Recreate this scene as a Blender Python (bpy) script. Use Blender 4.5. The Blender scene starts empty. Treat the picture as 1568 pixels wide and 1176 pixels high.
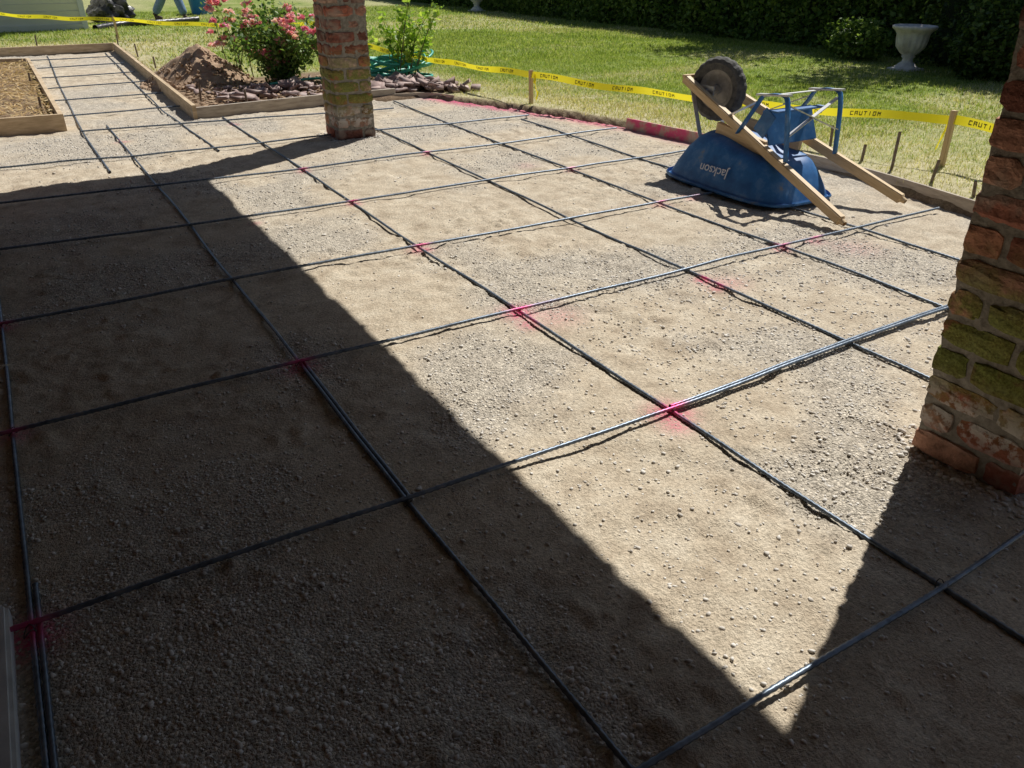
import bpy, bmesh, math, random
import numpy as np
from mathutils import Vector, Matrix
rng=np.random.default_rng(7); random.seed(7)
sc=bpy.context.scene
COL=sc.collection
# ------------------------------------------------------------------ helpers
def vnoise(x,y,seed=0):
    xi=np.floor(x).astype(np.int64); yi=np.floor(y).astype(np.int64)
    fx=x-xi; fy=y-yi; fx=fx*fx*(3-2*fx); fy=fy*fy*(3-2*fy)
    def h(a,b):
        n=(a*374761393+b*668265263+seed*974634777)&0xffffffff
        n=((n^(n>>13))*1274126177)&0xffffffff
        return ((n^(n>>16))&0xffff)/65535.
    return (h(xi,yi)*(1-fx)+h(xi+1,yi)*fx)*(1-fy)+(h(xi,yi+1)*(1-fx)+h(xi+1,yi+1)*fx)*fy
def fbm(x,y,o=4,seed=0):
    s=0;a=.5;t=0
    for k in range(o):
        s=s+a*vnoise(x*2**k+17*k,y*2**k-9*k,seed+k); t+=a; a*=.5
    return s/t
def mk(name,V,F,mat=None,attrs=None,smooth=False,parent=None):
    V=np.asarray(V,dtype=np.float32)
    me=bpy.data.meshes.new(name)
    if isinstance(F,np.ndarray):
        n,k=F.shape
        me.vertices.add(len(V)); me.vertices.foreach_set("co",V.ravel())
        me.loops.add(n*k); me.loops.foreach_set("vertex_index",F.astype(np.int32).ravel())
        me.polygons.add(n); me.polygons.foreach_set("loop_start",np.arange(0,n*k,k,dtype=np.int32))
        me.polygons.foreach_set("loop_total",np.full(n,k,dtype=np.int32))
        me.update(calc_edges=True)
    else:
        me.from_pydata(V.tolist(),[],F); me.update()
    if attrs:
        for an,av in attrs.items():
            a=me.attributes.new(an,'FLOAT','POINT'); a.data.foreach_set("value",np.asarray(av,dtype=np.float32))
    if smooth: me.polygons.foreach_set("use_smooth",np.ones(len(me.polygons),dtype=bool))
    ob=bpy.data.objects.new(name,me); COL.objects.link(ob)
    if mat: me.materials.append(mat)
    if parent: ob.parent=parent
    return ob
def empty(name):
    e=bpy.data.objects.new(name,None); COL.objects.link(e); return e
def rotmats(n,tilt=math.pi):
    az=rng.uniform(0,2*math.pi,n); t=rng.uniform(-tilt,tilt,n); s=rng.uniform(0,2*math.pi,n)
    def Rz(a):
        M=np.zeros((n,3,3)); M[:,0,0]=np.cos(a);M[:,0,1]=-np.sin(a);M[:,1,0]=np.sin(a);M[:,1,1]=np.cos(a);M[:,2,2]=1; return M
    X=np.zeros((n,3,3)); X[:,0,0]=1;X[:,1,1]=np.cos(t);X[:,1,2]=-np.sin(t);X[:,2,1]=np.sin(t);X[:,2,2]=np.cos(t)
    return Rz(az)@X@Rz(s)
def soup(tV,tF,P,R,S):
    n=len(P); S=np.asarray(S); 
    if S.ndim==1: S=np.stack([S]*3,1)
    V=tV[None]*S[:,None,:]; V=np.einsum('nij,nmj->nmi',R,V)+P[:,None,:]
    F=tF[None]+(np.arange(n)*len(tV))[:,None,None]
    return V.reshape(-1,3),F.reshape(-1,tF.shape[1])
def box(name,c,s,mat,parent=None,rot=None,bev=0.0):
    bm=bmesh.new(); bmesh.ops.create_cube(bm,size=1)
    for v in bm.verts: v.co=Vector((v.co.x*s[0],v.co.y*s[1],v.co.z*s[2]))
    if bev: bmesh.ops.bevel(bm,geom=bm.edges[:],offset=bev,segments=2,affect='EDGES')
    me=bpy.data.meshes.new(name); bm.to_mesh(me); bm.free(); me.materials.append(mat)
    ob=bpy.data.objects.new(name,me); COL.objects.link(ob); ob.location=c
    if rot is not None: ob.rotation_euler=rot
    if parent: ob.parent=parent
    return ob
def beam(name,a,b,w,h,mat,parent=None,bev=.004,up=(0,0,1)):
    a=Vector(a);b=Vector(b);d=b-a
    ob=box(name,(a+b)/2,(w,d.length,h),mat,parent,bev=bev)
    y=d.normalized(); x=y.cross(Vector(up)).normalized(); z=x.cross(y)
    ob.rotation_euler=Matrix((x,y,z)).transposed().to_euler(); return ob
def tube_mesh(path,r,seg=8,rfun=None):
    P=np.asarray(path,float); n=len(P); T=np.gradient(P,axis=0); T/=np.linalg.norm(T,axis=1)[:,None]+1e-9
    ref=np.array([0,0,1.]) if abs(T[:,2]).mean()<.8 else np.array([1.,0,0])
    A=np.cross(T,ref); A/=np.linalg.norm(A,axis=1)[:,None]+1e-9; B=np.cross(T,A)
    th=np.linspace(0,2*np.pi,seg,endpoint=False)
    rr=np.full(n,r) if rfun is None else rfun(np.arange(n))
    V=P[:,None]+rr[:,None,None]*(np.cos(th)[None,:,None]*A[:,None]+np.sin(th)[None,:,None]*B[:,None])
    i=np.arange(n-1)[:,None]*seg; j=np.arange(seg)[None]; k=(j+1)%seg
    F=np.stack([i+j,i+k,i+seg+k,i+seg+j],-1).reshape(-1,4)
    return V.reshape(-1,3),F
def join_soups(L):
    Vs=[];Fs=[];o=0
    for V,F in L: Vs.append(V);Fs.append(F+o);o+=len(V)
    return np.concatenate(Vs),np.concatenate(Fs)
# ------------------------------------------------------------------ materials
def M(name):
    m=bpy.data.materials.new(name); m.use_nodes=True; nt=m.node_tree
    return m,nt,nt.nodes,nt.links,nt.nodes['Principled BSDF']
def tcv(nt):
    tc=nt.nodes.get('TC') or nt.nodes.new('ShaderNodeTexCoord'); tc.name='TC'; return tc.outputs['Object']
def noise(nt,scale,detail=4,rough=.6,vec=None,dist=0):
    n=nt.nodes.new('ShaderNodeTexNoise'); n.inputs['Scale'].default_value=scale; n.inputs['Detail'].default_value=detail
    n.inputs['Roughness'].default_value=rough; n.inputs['Distortion'].default_value=dist
    nt.links.new(vec if vec is not None else tcv(nt),n.inputs['Vector']); return n.outputs['Fac']
def ramp(nt,fac,stops):
    r=nt.nodes.new('ShaderNodeValToRGB'); e=r.color_ramp.elements
    while len(e)<len(stops): e.new(.5)
    for el,(p,c) in zip(e,stops):
        el.position=p; el.color=(c[0],c[1],c[2],1) if not isinstance(c,(int,float)) else (c,c,c,1)
    nt.links.new(fac,r.inputs['Fac']); return r.outputs['Color']
def mix(nt,fac,a,b,mode='MIX'):
    m=nt.nodes.new('ShaderNodeMix'); m.data_type='RGBA'; m.blend_type=mode
    for s,v in ((m.inputs['Factor'],fac),(m.inputs['A'],a),(m.inputs['B'],b)):
        if isinstance(v,bpy.types.NodeSocket): nt.links.new(v,s)
        elif isinstance(v,(int,float)): s.default_value=v
        else: s.default_value=(*v,1)
    return m.outputs['Result']
def math_(nt,op,a,b=None,c=None,clamp=False):
    m=nt.nodes.new('ShaderNodeMath'); m.operation=op; m.use_clamp=clamp
    for i,v in enumerate((a,b,c)):
        if v is None: continue
        if isinstance(v,bpy.types.NodeSocket): nt.links.new(v,m.inputs[i])
        else: m.inputs[i].default_value=v
    return m.outputs[0]
def attr(nt,name):
    a=nt.nodes.new('ShaderNodeAttribute'); a.attribute_name=name; return a.outputs['Fac']
def bump(nt,h,strength,dist,prev=None):
    b=nt.nodes.new('ShaderNodeBump'); b.inputs['Strength'].default_value=strength; b.inputs['Distance'].default_value=dist
    nt.links.new(h,b.inputs['Height'])
    if prev: nt.links.new(prev,b.inputs['Normal'])
    return b.outputs['Normal']
PINK=(.80,.04,.22)
def mat_gravel():
    m,nt,N,L,B=M('gravel_fines')
    mid=noise(nt,7,4,.68); fine=noise(nt,85,3,.8)
    st=attr(nt,'stony')
    v=N.new('ShaderNodeTexVoronoi'); v.inputs['Scale'].default_value=120; L.new(tcv(nt),v.inputs['Vector'])
    sp=N.new('ShaderNodeSeparateColor'); L.new(v.outputs['Color'],sp.inputs[0])
    c=ramp(nt,mid,[(.3,(.47,.385,.285)),(.5,(.62,.53,.405)),(.7,(.74,.655,.52))])
    c=mix(nt,math_(nt,'MULTIPLY',st,.6),c,(.62,.575,.50))
    c=mix(nt,.9,c,ramp(nt,fine,[(.3,.5),(.42,.85),(.55,1.),(.7,1.25)]),'MULTIPLY')
    stone=ramp(nt,sp.outputs[0],[(0.,.55),(.55,.95),(.85,1.1),(1.,1.55)])
    c=mix(nt,math_(nt,'ADD',math_(nt,'MULTIPLY',st,.75),.08,clamp=True),c,mix(nt,1.,c,stone,'MULTIPLY'))
    p=math_(nt,'MULTIPLY',attr(nt,'pink'),ramp(nt,fine,[(.38,0.15),(.6,1.)]),clamp=True)
    c=mix(nt,p,c,PINK)
    L.new(c,B.inputs['Base Color']); B.inputs['Roughness'].default_value=.95; B.inputs['Specular IOR Level'].default_value=.15
    h=math_(nt,'ADD',math_(nt,'MULTIPLY',math_(nt,'MULTIPLY',v.outputs['Distance'],st),-.6),fine)
    L.new(bump(nt,h,.9,.012),B.inputs['Normal']); return m
def simple(name,stops,scale=20,rough=.8,bs=.3,bd=.005,metal=0,detail=4,spec=.5,stretch=None,trans=0):
    m,nt,N,L,B=M(name)
    vec=None
    if stretch:
        mp=N.new('ShaderNodeMapping'); mp.inputs['Scale'].default_value=stretch
        L.new(tcv(nt),mp.inputs['Vector']); vec=mp.outputs['Vector']
    f=noise(nt,scale,detail,.65,vec); c=ramp(nt,f,stops)
    L.new(c,B.inputs['Base Color']); B.inputs['Roughness'].default_value=rough; B.inputs['Metallic'].default_value=metal
    B.inputs['Specular IOR Level'].default_value=spec
    if bs: L.new(bump(nt,f,bs,bd),B.inputs['Normal'])
    if trans:
        t=N.new('ShaderNodeBsdfTranslucent'); L.new(c,t.inputs['Color']); ms=N.new('ShaderNodeMixShader'); ms.inputs[0].default_value=trans
        L.new(B.outputs[0],ms.inputs[1]); L.new(t.outputs[0],ms.inputs[2]); L.new(ms.outputs[0],N['Material Output'].inputs['Surface'])
    return m
def leafmat(name,c1,c2,c3,trans=.45,scale=6):
    m,nt,N,L,B=M(name)
    f=attr(nt,'rnd'); n=noise(nt,scale,1)
    v=math_(nt,'ADD',math_(nt,'MULTIPLY',f,.6),math_(nt,'MULTIPLY',n,.4))
    c=ramp(nt,v,[(.2,c1),(.5,c2),(.8,c3)])
    L.new(c,B.inputs['Base Color']); B.inputs['Roughness'].default_value=.5; B.inputs['Specular IOR Level'].default_value=.35
    t=N.new('ShaderNodeBsdfTranslucent'); L.new(mix(nt,1.,c,(1.25,1.3,.7),'MULTIPLY'),t.inputs['Color'])
    ms=N.new('ShaderNodeMixShader'); ms.inputs[0].default_value=trans
    L.new(B.outputs[0],ms.inputs[1]); L.new(t.outputs[0],ms.inputs[2]); L.new(ms.outputs[0],N['Material Output'].inputs['Surface'])
    return m
def mat_lawn():
    m,nt,N,L,B=M('lawn_ground')
    a=noise(nt,1.1,3,.6); b=noise(nt,14,3,.7); f=noise(nt,90,2,.8)
    v=math_(nt,'ADD',math_(nt,'MULTIPLY',a,.5),math_(nt,'MULTIPLY',b,.5))
    g=ramp(nt,v,[(.33,(.15,.22,.045)),(.5,(.25,.32,.08)),(.66,(.40,.41,.17))])
    dry=ramp(nt,b,[(.3,(.42,.38,.2)),(.7,(.70,.63,.43))])
    g=mix(nt,attr(nt,'dry'),g,dry)
    soil=ramp(nt,b,[(.3,(.15,.10,.065)),(.7,(.38,.28,.19))])
    g=mix(nt,attr(nt,'soil'),g,soil)
    g=mix(nt,.7,g,ramp(nt,f,[(.3,.5),(.55,1.),(.7,1.35)]),'MULTIPLY')
    L.new(g,B.inputs['Base Color']); B.inputs['Roughness'].default_value=.95; B.inputs['Specular IOR Level'].default_value=.1
    L.new(bump(nt,f,.6,.015),B.inputs['Normal']); return m
def mat_brick():
    m,nt,N,L,B=M('old_brick')
    r=attr(nt,'rnd')
    c=ramp(nt,r,[(.0,(.13,.07,.055)),(.2,(.34,.12,.085)),(.45,(.44,.155,.10)),(.65,(.34,.20,.16)),(.85,(.52,.25,.16)),(1.,(.46,.38,.32))])
    n=noise(nt,22,4,.7); s=noise(nt,7,3,.6); fz=noise(nt,120,2,.7)
    c=mix(nt,.85,c,ramp(nt,n,[(.3,.4),(.5,1),(.7,1.4)]),'MULTIPLY')
    c=mix(nt,ramp(nt,s,[(.5,0),(.66,.6)]),c,(.42,.375,.32))
    sx=N.new('ShaderNodeSeparateXYZ'); L.new(tcv(nt),sx.inputs[0]); z=sx.outputs['Z']
    w=math_(nt,'SUBTRACT',1.35,math_(nt,'MULTIPLY',math_(nt,'ABSOLUTE',math_(nt,'SUBTRACT',z,.42)),4.2),clamp=True)
    mo=math_(nt,'MULTIPLY',w,ramp(nt,noise(nt,7,3,.7),[(.34,0),(.47,1)]))
    c=mix(nt,math_(nt,'MULTIPLY',mo,.85),c,ramp(nt,fz,[(.3,(.085,.115,.02)),(.7,(.29,.35,.08))]))
    w2=math_(nt,'SUBTRACT',1.1,math_(nt,'MULTIPLY',math_(nt,'ABSOLUTE',math_(nt,'SUBTRACT',z,.17)),10),clamp=True)
    e=math_(nt,'MULTIPLY',w2,ramp(nt,noise(nt,16,4,.7),[(.44,0),(.52,1)]))
    c=mix(nt,math_(nt,'MULTIPLY',e,.85),c,(.72,.69,.65))
    L.new(c,B.inputs['Base Color']); B.inputs['Roughness'].default_value=.92; B.inputs['Specular IOR Level'].default_value=.2
    L.new(bump(nt,fz,.6,.004,bump(nt,n,.9,.016)),B.inputs['Normal']); return m
def mat_rebar():
    m,nt,N,L,B=M('rebar_steel')
    c=ramp(nt,noise(nt,30,2,.7),[(.3,(.09,.115,.15)),(.6,(.19,.235,.295)),(.8,(.27,.26,.26))])
    c=mix(nt,math_(nt,'MULTIPLY',attr(nt,'pink'),.8),c,PINK)
    L.new(c,B.inputs['Base Color']); B.inputs['Metallic'].default_value=.55; B.inputs['Roughness'].default_value=.42; return m
GRAVEL=mat_gravel(); LAWN=mat_lawn(); BRICK=mat_brick(); REBAR=mat_rebar()
MORTAR=simple('mortar',[(.3,(.2,.18,.15)),(.7,(.4,.37,.32))],40,.95,.8,.01)
WOOD=simple('form_lumber',[(.25,(.36,.26,.16)),(.5,(.55,.42,.27)),(.75,(.7,.56,.39))],6,.85,.3,.003,stretch=(1,1,6))
WOODG=simple('weathered_lumber',[(.25,(.28,.23,.19)),(.5,(.45,.39,.32)),(.75,(.6,.53,.44))],6,.9,.3,.003,stretch=(1,1,6))
HANDLE=simple('ash_handle',[(.3,(.54,.38,.2)),(.6,(.7,.52,.3)),(.8,(.78,.62,.4))],10,.6,.15,.002,stretch=(6,.6,6))
BLUE=simple('blue_painted_steel',[(.3,(.014,.09,.27)),(.52,(.03,.16,.42)),(.62,(.09,.22,.46)),(.72,(.27,.27,.26))],8,.5,.15,.003,detail=7)
STEEL=simple('galvanised_steel',[(.3,(.45,.46,.47)),(.7,(.7,.7,.7))],20,.4,0,metal=.7)
RUBBER=simple('tyre_rubber',[(.3,(.05,.05,.05)),(.7,(.16,.155,.14))],25,.85,.3,.003)
HUB=simple('wheel_rim',[(.3,(.24,.23,.2)),(.7,(.44,.41,.36))],15,.6,.2,.002)
CONC=simple('concrete',[(.3,(.55,.55,.54)),(.7,(.75,.75,.73))],12,.9,.4,.004)
PEB=simple('pebble_stone',[(.3,(.50,.46,.41)),(.5,(.68,.64,.58)),(.7,(.84,.81,.76))],33,.85,0,detail=1)
YEL=simple('yellow_plastic_tape',[(.3,(.88,.76,.02)),(.7,(.92,.82,.05))],3,.4,0,trans=.45)
BLACK=simple('black_print',[(.3,(.03,.03,.02)),(.7,(.06,.06,.03))],3,.5,0)
WHITE=simple('white_paint',[(.3,(.62,.66,.72)),(.7,(.8,.82,.85))],40,.6,0)
DIRT=simple('dirt',[(.3,(.24,.155,.095)),(.55,(.42,.29,.19)),(.75,(.55,.41,.29))],14,.95,.8,.02)
ROCK=simple('slate_rock',[(.3,(.17,.12,.11)),(.5,(.36,.26,.24)),(.7,(.62,.53,.49))],7,.9,.4,.006)
SHEDM=simple('painted_clapboard',[(.3,(.74,.73,.64)),(.7,(.8,.79,.71))],3,.6,.05,.002)
URN=simple('cast_stone',[(.3,(.50,.47,.43)),(.6,(.76,.73,.7)),(.8,(.82,.8,.77))],9,.9,.4,.01)
BARK=simple('bark',[(.3,(.06,.05,.03)),(.7,(.2,.16,.1))],20,.9,.6,.01)
STRAW=leafmat('straw',(.38,.24,.1),(.6,.42,.2),(.72,.58,.34),.2)
GRASS=leafmat('grass_blade',(.14,.21,.035),(.26,.34,.075),(.46,.48,.20),.5,1.2)
DRYG=leafmat('dry_grass_blade',(.38,.38,.17),(.6,.54,.3),(.76,.69,.47),.35,1.5)
HEDGE=leafmat('hedge_leaf',(.07,.12,.025),(.15,.25,.05),(.32,.42,.11),.4,1.5)
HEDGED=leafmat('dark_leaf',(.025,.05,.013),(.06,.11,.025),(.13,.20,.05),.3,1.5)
ROSEL=leafmat('rose_leaf',(.07,.15,.035),(.14,.25,.06),(.30,.40,.11),.4)
SHRL=leafmat('shrub_leaf',(.14,.26,.03),(.28,.43,.06),(.5,.6,.14),.5)
PETAL=leafmat('rose_petal',(.78,.22,.42),(.9,.5,.64),(.95,.8,.86),.4)
# ------------------------------------------------------------------ slab outline
RC=[(3.9,-3.2),(3.98,-.3),(4.16,.78),(4.34,2.11),(4.2,3.28),(4.12,3.88),(3.9,4.75),(3.51,5.82),(3.2,6.5)]
POLY=RC+[(2.04,6.58),(.76,6.42),(.89,13.0),(-1.9,12.95),(-1.9,11.7),(-.38,11.3),(-.35,6.5),(-1.9,6.55),(-1.9,-3.2)]
def sdist(X,Y,poly=POLY):
    d=np.full(X.shape,1e9); ins=np.zeros(X.shape,bool); n=len(poly)
    for i in range(n):
        x0,y0=poly[i];x1,y1=poly[(i+1)%n]; ex,ey=x1-x0,y1-y0
        t=np.clip(((X-x0)*ex+(Y-y0)*ey)/(ex*ex+ey*ey),0,1)
        d=np.minimum(d,np.hypot(X-x0-t*ex,Y-y0-t*ey))
        c=((y0>Y)!=(y1>Y))&(X<ex*(Y-y0)/(ey if abs(ey)>1e-9 else 1e-9)+x0); ins^=c
    return np.where(ins,-d,d)
def gridmesh(xs,ys):
    X,Y=np.meshgrid(xs,ys,indexing='xy'); nx,ny=len(xs),len(ys)
    i=np.arange(ny-1)[:,None]*nx+np.arange(nx-1)[None]
    F=np.stack([i,i+1,i+nx+1,i+nx],-1).reshape(-1,4); return X,Y,F
# ------------------------------------------------------------------ gravel
spots=[(1,0,.08,.95),(1,1,.085,.95),(1,2,.065,.75),(0,1,.08,.8),(-.956,0,.08,.9),(-.956,1,.055,.7),(-.956,2,.055,.6),(1,3,.05,.7),(1,4,.05,.7),(2,4,.045,.6),(0,5.7,.055,.6),
 (2.7,1.02,.06,.65),(2.95,1.0,.07,.5),(3.05,.82,.15,.2),(2.698,2,.065,.4),(2.0,.88,.05,.9),(2.0,.78,.05,.7),(2.06,.8,.11,.32),(.98,.88,.06,.65),(.96,-.07,.06,.6),(1.12,.9,.13,.28),(2.698,3,.055,.4),(3.36,2.2,.10,.35),(3.0,2.05,.08,.4),(1,6,.055,.5),(2.5,3.3,.10,.16),(.35,2.9,.04,.35)]
def pinkf(X,Y):
    p=np.zeros(X.shape)
    for (a,b,r,s) in spots: p=np.maximum(p,s*np.exp(-((X-a)**2+(Y-b)**2)/(r*r*.8)))
    pts=[(3.25,6.45),(3.51,5.82),(3.90,4.75),(4.12,3.88),(4.18,3.28)]
    for (x0,y0),(x1,y1) in zip(pts,pts[1:]):
        ex,ey=x1-x0,y1-y0; t=np.clip(((X-x0)*ex+(Y-y0)*ey)/(ex*ex+ey*ey),0,1)
        d=np.hypot(X-x0-t*ex,Y-y0-t*ey); p=np.maximum(p,np.exp(-(d/.11)**2)*(.5+.5*vnoise(X*2,Y*2,5)))
    return p
def gz0(X,Y): return (fbm(X*1.1,Y*1.1,3,3)-.5)*.026-.006
def gz(X,Y):
    z=gz0(X,Y)+(fbm(X*7,Y*7,4,9)-.5)*.012
    fp=fbm(X*3.1+5,Y*3.1,3,21); return z-.010*np.clip((fp-.56)*8,0,1)
def stony(x,y): return np.clip((fbm(x*1.7,y*1.7,4,50)-.45)*4.5,0,1)
ys=np.concatenate([np.arange(-2.2,3.5,.013),np.arange(3.5,13.3,.035)])
xs=np.arange(-1.9,4.5,.015)
X,Y,F=gridmesh(xs,ys)
rough=np.clip((fbm(X*1.9,Y*1.9,3,57)-.35)*3.5,.25,1.2)
clod=np.clip((fbm(X*14,Y*14,3,77)-.66)*6,0,1)*.012
Z=gz(X,Y)+((fbm(X*26,Y*26,3,33)-.5)*.014+(vnoise(X*60,Y*60,37)-.5)*.005)*rough+clod*rough
sd=sdist(X,Y); Z=np.where(sd>.05,-.25,Z)
keep=(sd.ravel()<.08); F=F[keep[F].all(1)]
gravel=mk('gravel_ground',np.stack([X,Y,Z],-1).reshape(-1,3),F,GRAVEL,{'pink':pinkf(X,Y).ravel(),'stony':stony(X,Y).ravel()},True)
bm=bmesh.new(); bmesh.ops.create_icosphere(bm,subdivisions=1,radius=1)
icoV=np.array([v.co[:] for v in bm.verts]); icoF=np.array([[v.index for v in f.verts] for f in bm.faces]); bm.free()
def stones(name,n,region,size,mat,dens=None,flat=.5,up=.2):
    x=rng.uniform(region[0],region[1],n); y=rng.uniform(region[2],region[3],n)
    if dens is not None: k=rng.uniform(0,1,n)<dens(x,y); x,y=x[k],y[k]
    s=size[0]+(size[1]-size[0])*rng.beta(1.1,4.5,len(x))
    S=np.stack([s*rng.uniform(.7,1.3,len(x)),s*rng.uniform(.6,1.1,len(x)),s*rng.uniform(.7,1.2,len(x))*flat],1)
    P=np.stack([x,y,gz(x,y)+s*up],1)
    V,Fq=soup(icoV,icoF,P,rotmats(len(x),.45),S); V=V+rng.normal(0,.09,V.shape)*np.repeat(s,12)[:,None]
    return V,Fq
def dens(x,y):
    d=np.clip(stony(x,y)*1.1,0.07,1)
    d=d*np.where((x<.3)|(y<0),1.,.6); return d*np.where(sdist(x,y)<-.03,1,0)
A=[stones('p',60000,(-1.2,3.2,-1.8,2.2),(.0022,.012),PEB,dens),stones('p',20000,(-1.2,4.3,2.2,6.4),(.004,.014),PEB,dens),
   stones('p',1600,(-1.2,3.6,-1.6,4),(.006,.017),PEB,dens),stones('p',3500,(1.1,3.4,-1.2,1.2),(.004,.014),PEB,None),stones('p',2500,(-1.,.9,-1.6,.6),(.003,.013),PEB,None)]
V,Fq=join_soups(A); mk('gravel_pebbles',V,Fq,PEB)
# ------------------------------------------------------------------ lawn / terrain
def seg(vals): return np.unique(np.concatenate(vals))
xs=seg([np.array([-300,-120,-50,-20,-8,-4.]),np.arange(-2.6,5.2,.045),np.arange(5.2,12,.12),np.array([13,15,20,35,70,150,300.])])
ys=seg([np.array([-300,-100,-30,-10,-5.]),np.arange(-3.6,8.5,.05),np.arange(8.5,22,.12),np.array([24,28,35,50,80,150,300.])])
X,Y,F=gridmesh(xs,ys); sd=sdist(X,Y)
def bedmask(X,Y):
    n=fbm(X*2.2,Y*2.2,3,71)
    m1=np.clip(1.2-((X-2.1)/1.75)**4-((Y-7.5)/1.3)**4+(n-.5)*1.2,0,1)
    m2=((X<-.3)&(Y<11.6)&(Y>6.3)).astype(float)
    return np.clip(np.maximum(m1*1.6,m2),0,1)
def lz(X,Y,sd):
    return .045+(fbm(X*.6,Y*.6,3,80)-.5)*.04+(fbm(X*5,Y*5,3,81)-.5)*.025
Z=lz(X,Y,sd); k=np.clip((sd-.0)/.05,0,1); Z=np.where(sd<0,-.12,-.03+(Z+.03)*k)
und=(X<-1.15)&(Y<6.5); Z=np.where(und,-.1,Z)
soil=np.clip(np.maximum(bedmask(X,Y),np.clip(1-(sd-.03)/.12,0,1)+ (fbm(X*6,Y*6,3,90)-.5)*.6*(sd<.4)),0,1)
def dryf(x,y,s):
    d=np.clip(1.3-(s/1.5)+(fbm(x*1.3,y*1.3,4,91)-.5)*1.9,0,1)*.92
    return np.maximum(d,np.clip((fbm(x*.45,y*.9,4,92)-.48)*3.,0,.5))
dry=dryf(X,Y,sd)
mk('lawn',np.stack([X,Y,Z],-1).reshape(-1,3),F,LAWN,{'soil':soil.ravel(),'dry':dry.ravel()},True)
def blades(n,reg,h,w):
    x=rng.uniform(reg[0],reg[1],n); y=rng.uniform(reg[2],reg[3],n)
    s=sdist(x,y); k=(s>.05)&(bedmask(x,y)<.4)&(rng.uniform(0,1,n)<np.clip(.25+s*1.2,0,1)); x,y,s=x[k],y[k],s[k]; n=len(x)
    hh=h*rng.uniform(.5,1.3,n)*(.6+.8*fbm(x*3,y*3,3,44)); a=rng.uniform(0,2*np.pi,n); ln=rng.uniform(0,1.1,n)*hh
    dx,dy=np.cos(a),np.sin(a); b=rng.uniform(0,2*np.pi,n)
    z=lz(x,y,s)-.005
    p0=np.stack([x-dx*w,y-dy*w,z],1);p1=np.stack([x+dx*w,y+dy*w,z],1)
    p2=np.stack([x+np.cos(b)*ln,y+np.sin(b)*ln,z+hh],1)
    V=np.stack([p0,p1,p2],1).reshape(-1,3); F=np.arange(3*n).reshape(-1,3)
    isdry=rng.uniform(0,1,n)<dryf(x,y,s)
    return V,F.reshape(-1,3),isdry,rng.uniform(0,1,n)
acc={False:[],True:[]}; accr={False:[],True:[]}
for n,reg,h,w in ((90000,(3.2,7.5,-.5,9),.032,.0035),(90000,(4,11.2,2.5,13),.037,.006),(50000,(.9,11,8.5,22),.045,.011),(9000,(-2,1,13,18),.045,.009)):
    V,Fb,isd,rn=blades(n,reg,h,w); V3=V.reshape(-1,3,3)
    for d in (False,True):
        q=V3[isd==d]; acc[d].append(q.reshape(-1,3)); accr[d].append(np.repeat(rn[isd==d],3))
for d,nm,mt in ((False,'lawn_grass',GRASS),(True,'dry_grass',DRYG)):
    V=np.concatenate(acc[d]); mk(nm,V,np.arange(len(V)).reshape(-1,3),mt,{'rnd':np.concatenate(accr[d])})
# ------------------------------------------------------------------ rebar
reb=empty('rebar_grid')
def rebar(name,pts,z=.012,r=.0068,wob=1.):
    pts=np.array(pts,float); d=np.linalg.norm(np.diff(pts,axis=0),axis=1); t=np.concatenate([[0],np.cumsum(d)])
    n=int(t[-1]/.011); u=np.linspace(0,t[-1],n)
    x=np.interp(u,t,pts[:,0]);y=np.interp(u,t,pts[:,1])
    k=np.ones(31)/31
    if n>80:
        x[16:-16]=np.convolve(x,k,'same')[16:-16]; y[16:-16]=np.convolve(y,k,'same')[16:-16]
    x=x+(vnoise(x*.9+3,y*.9,3)-.5)*.02*wob; y=y+(vnoise(x*.9+40,y*.9,4)-.5)*.02*wob
    zz=z+gz0(x,y)+.002+(vnoise(x*1.3,y*1.3+5,6)-.4)*.006
    V,F=tube_mesh(np.stack([x,y,zz],1),r,7,lambda i:np.where(i%2==0,r*1.17,r*.9))
    p=np.zeros(len(V))
    for (a,b,rr,ss) in spots: p=np.maximum(p,min(1,ss*1.1)*np.exp(-((V[:,0]-a)**2+(V[:,1]-b)**2)/(rr*rr*.4)))
    return mk(name,V,F,REBAR,{'pink':p},True,reb)
cols={-1:-.956,0:0.,1:1.,2:2.,3:2.698,4:3.36}
ZA,ZB=.006,.0195
rebar('bar_a',[(-.93,-2.1),(-.955,0),(-.955,1),(-.96,2.2),(-1.0,4.2)],ZA)
rebar('bar_a',[(-.91,-2.1),(-.937,-.4),(-.939,.18)],ZA)
rebar('bar_a',[(.03,-2.0),(0.02,-1),(0,0),(0,1),(.01,2),(0.01,3),(0,4),(0,5),(-.02,6.45)],ZA)
rebar('bar_a',[(.015,.02),(.015,1.0)],ZA)
rebar('bar_a',[(1.02,-2.0),(1,-1),(1,0),(.99,1),(.99,2),(1,3),(1.01,4),(1,5),(.98,6.35)],ZA)
rebar('bar_a',[(2.0,-1.9),(2,-1),(2,0),(2,1),(1.99,2),(2,3),(2.02,4),(2.05,5),(2.05,6.5)],ZA)
rebar('bar_a',[(2.69,-1.6),(2.7,0),(2.7,1),(2.69,2),(2.7,3),(2.72,4),(2.75,5),(2.8,6.45)],ZA)
rebar('bar_a',[(3.33,-.6),(3.35,1),(3.36,2),(3.4,3.3),(3.45,4.9)],ZA)
rebar('bar_a',[(-.22,4.6),(-.24,6),(-.2,9),(-.1,12.8)],ZA)
rebar('bar_a',[(.62,4.95),(.55,7.),(.62,10),(.7,12.8)],ZA)
WB={-1:[0,.0,0,.03,.06,.1],0:[.03,0,0,0.02,.03,.0],1:[0,0,0,.0,.0,0],2:[0,0,0,0,0,.05],3:[.05,0,0,0,.0,.05],4:[.05,0,0,0,0,.05],5:[.1,.0,.02,.03,0,0]}
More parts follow.
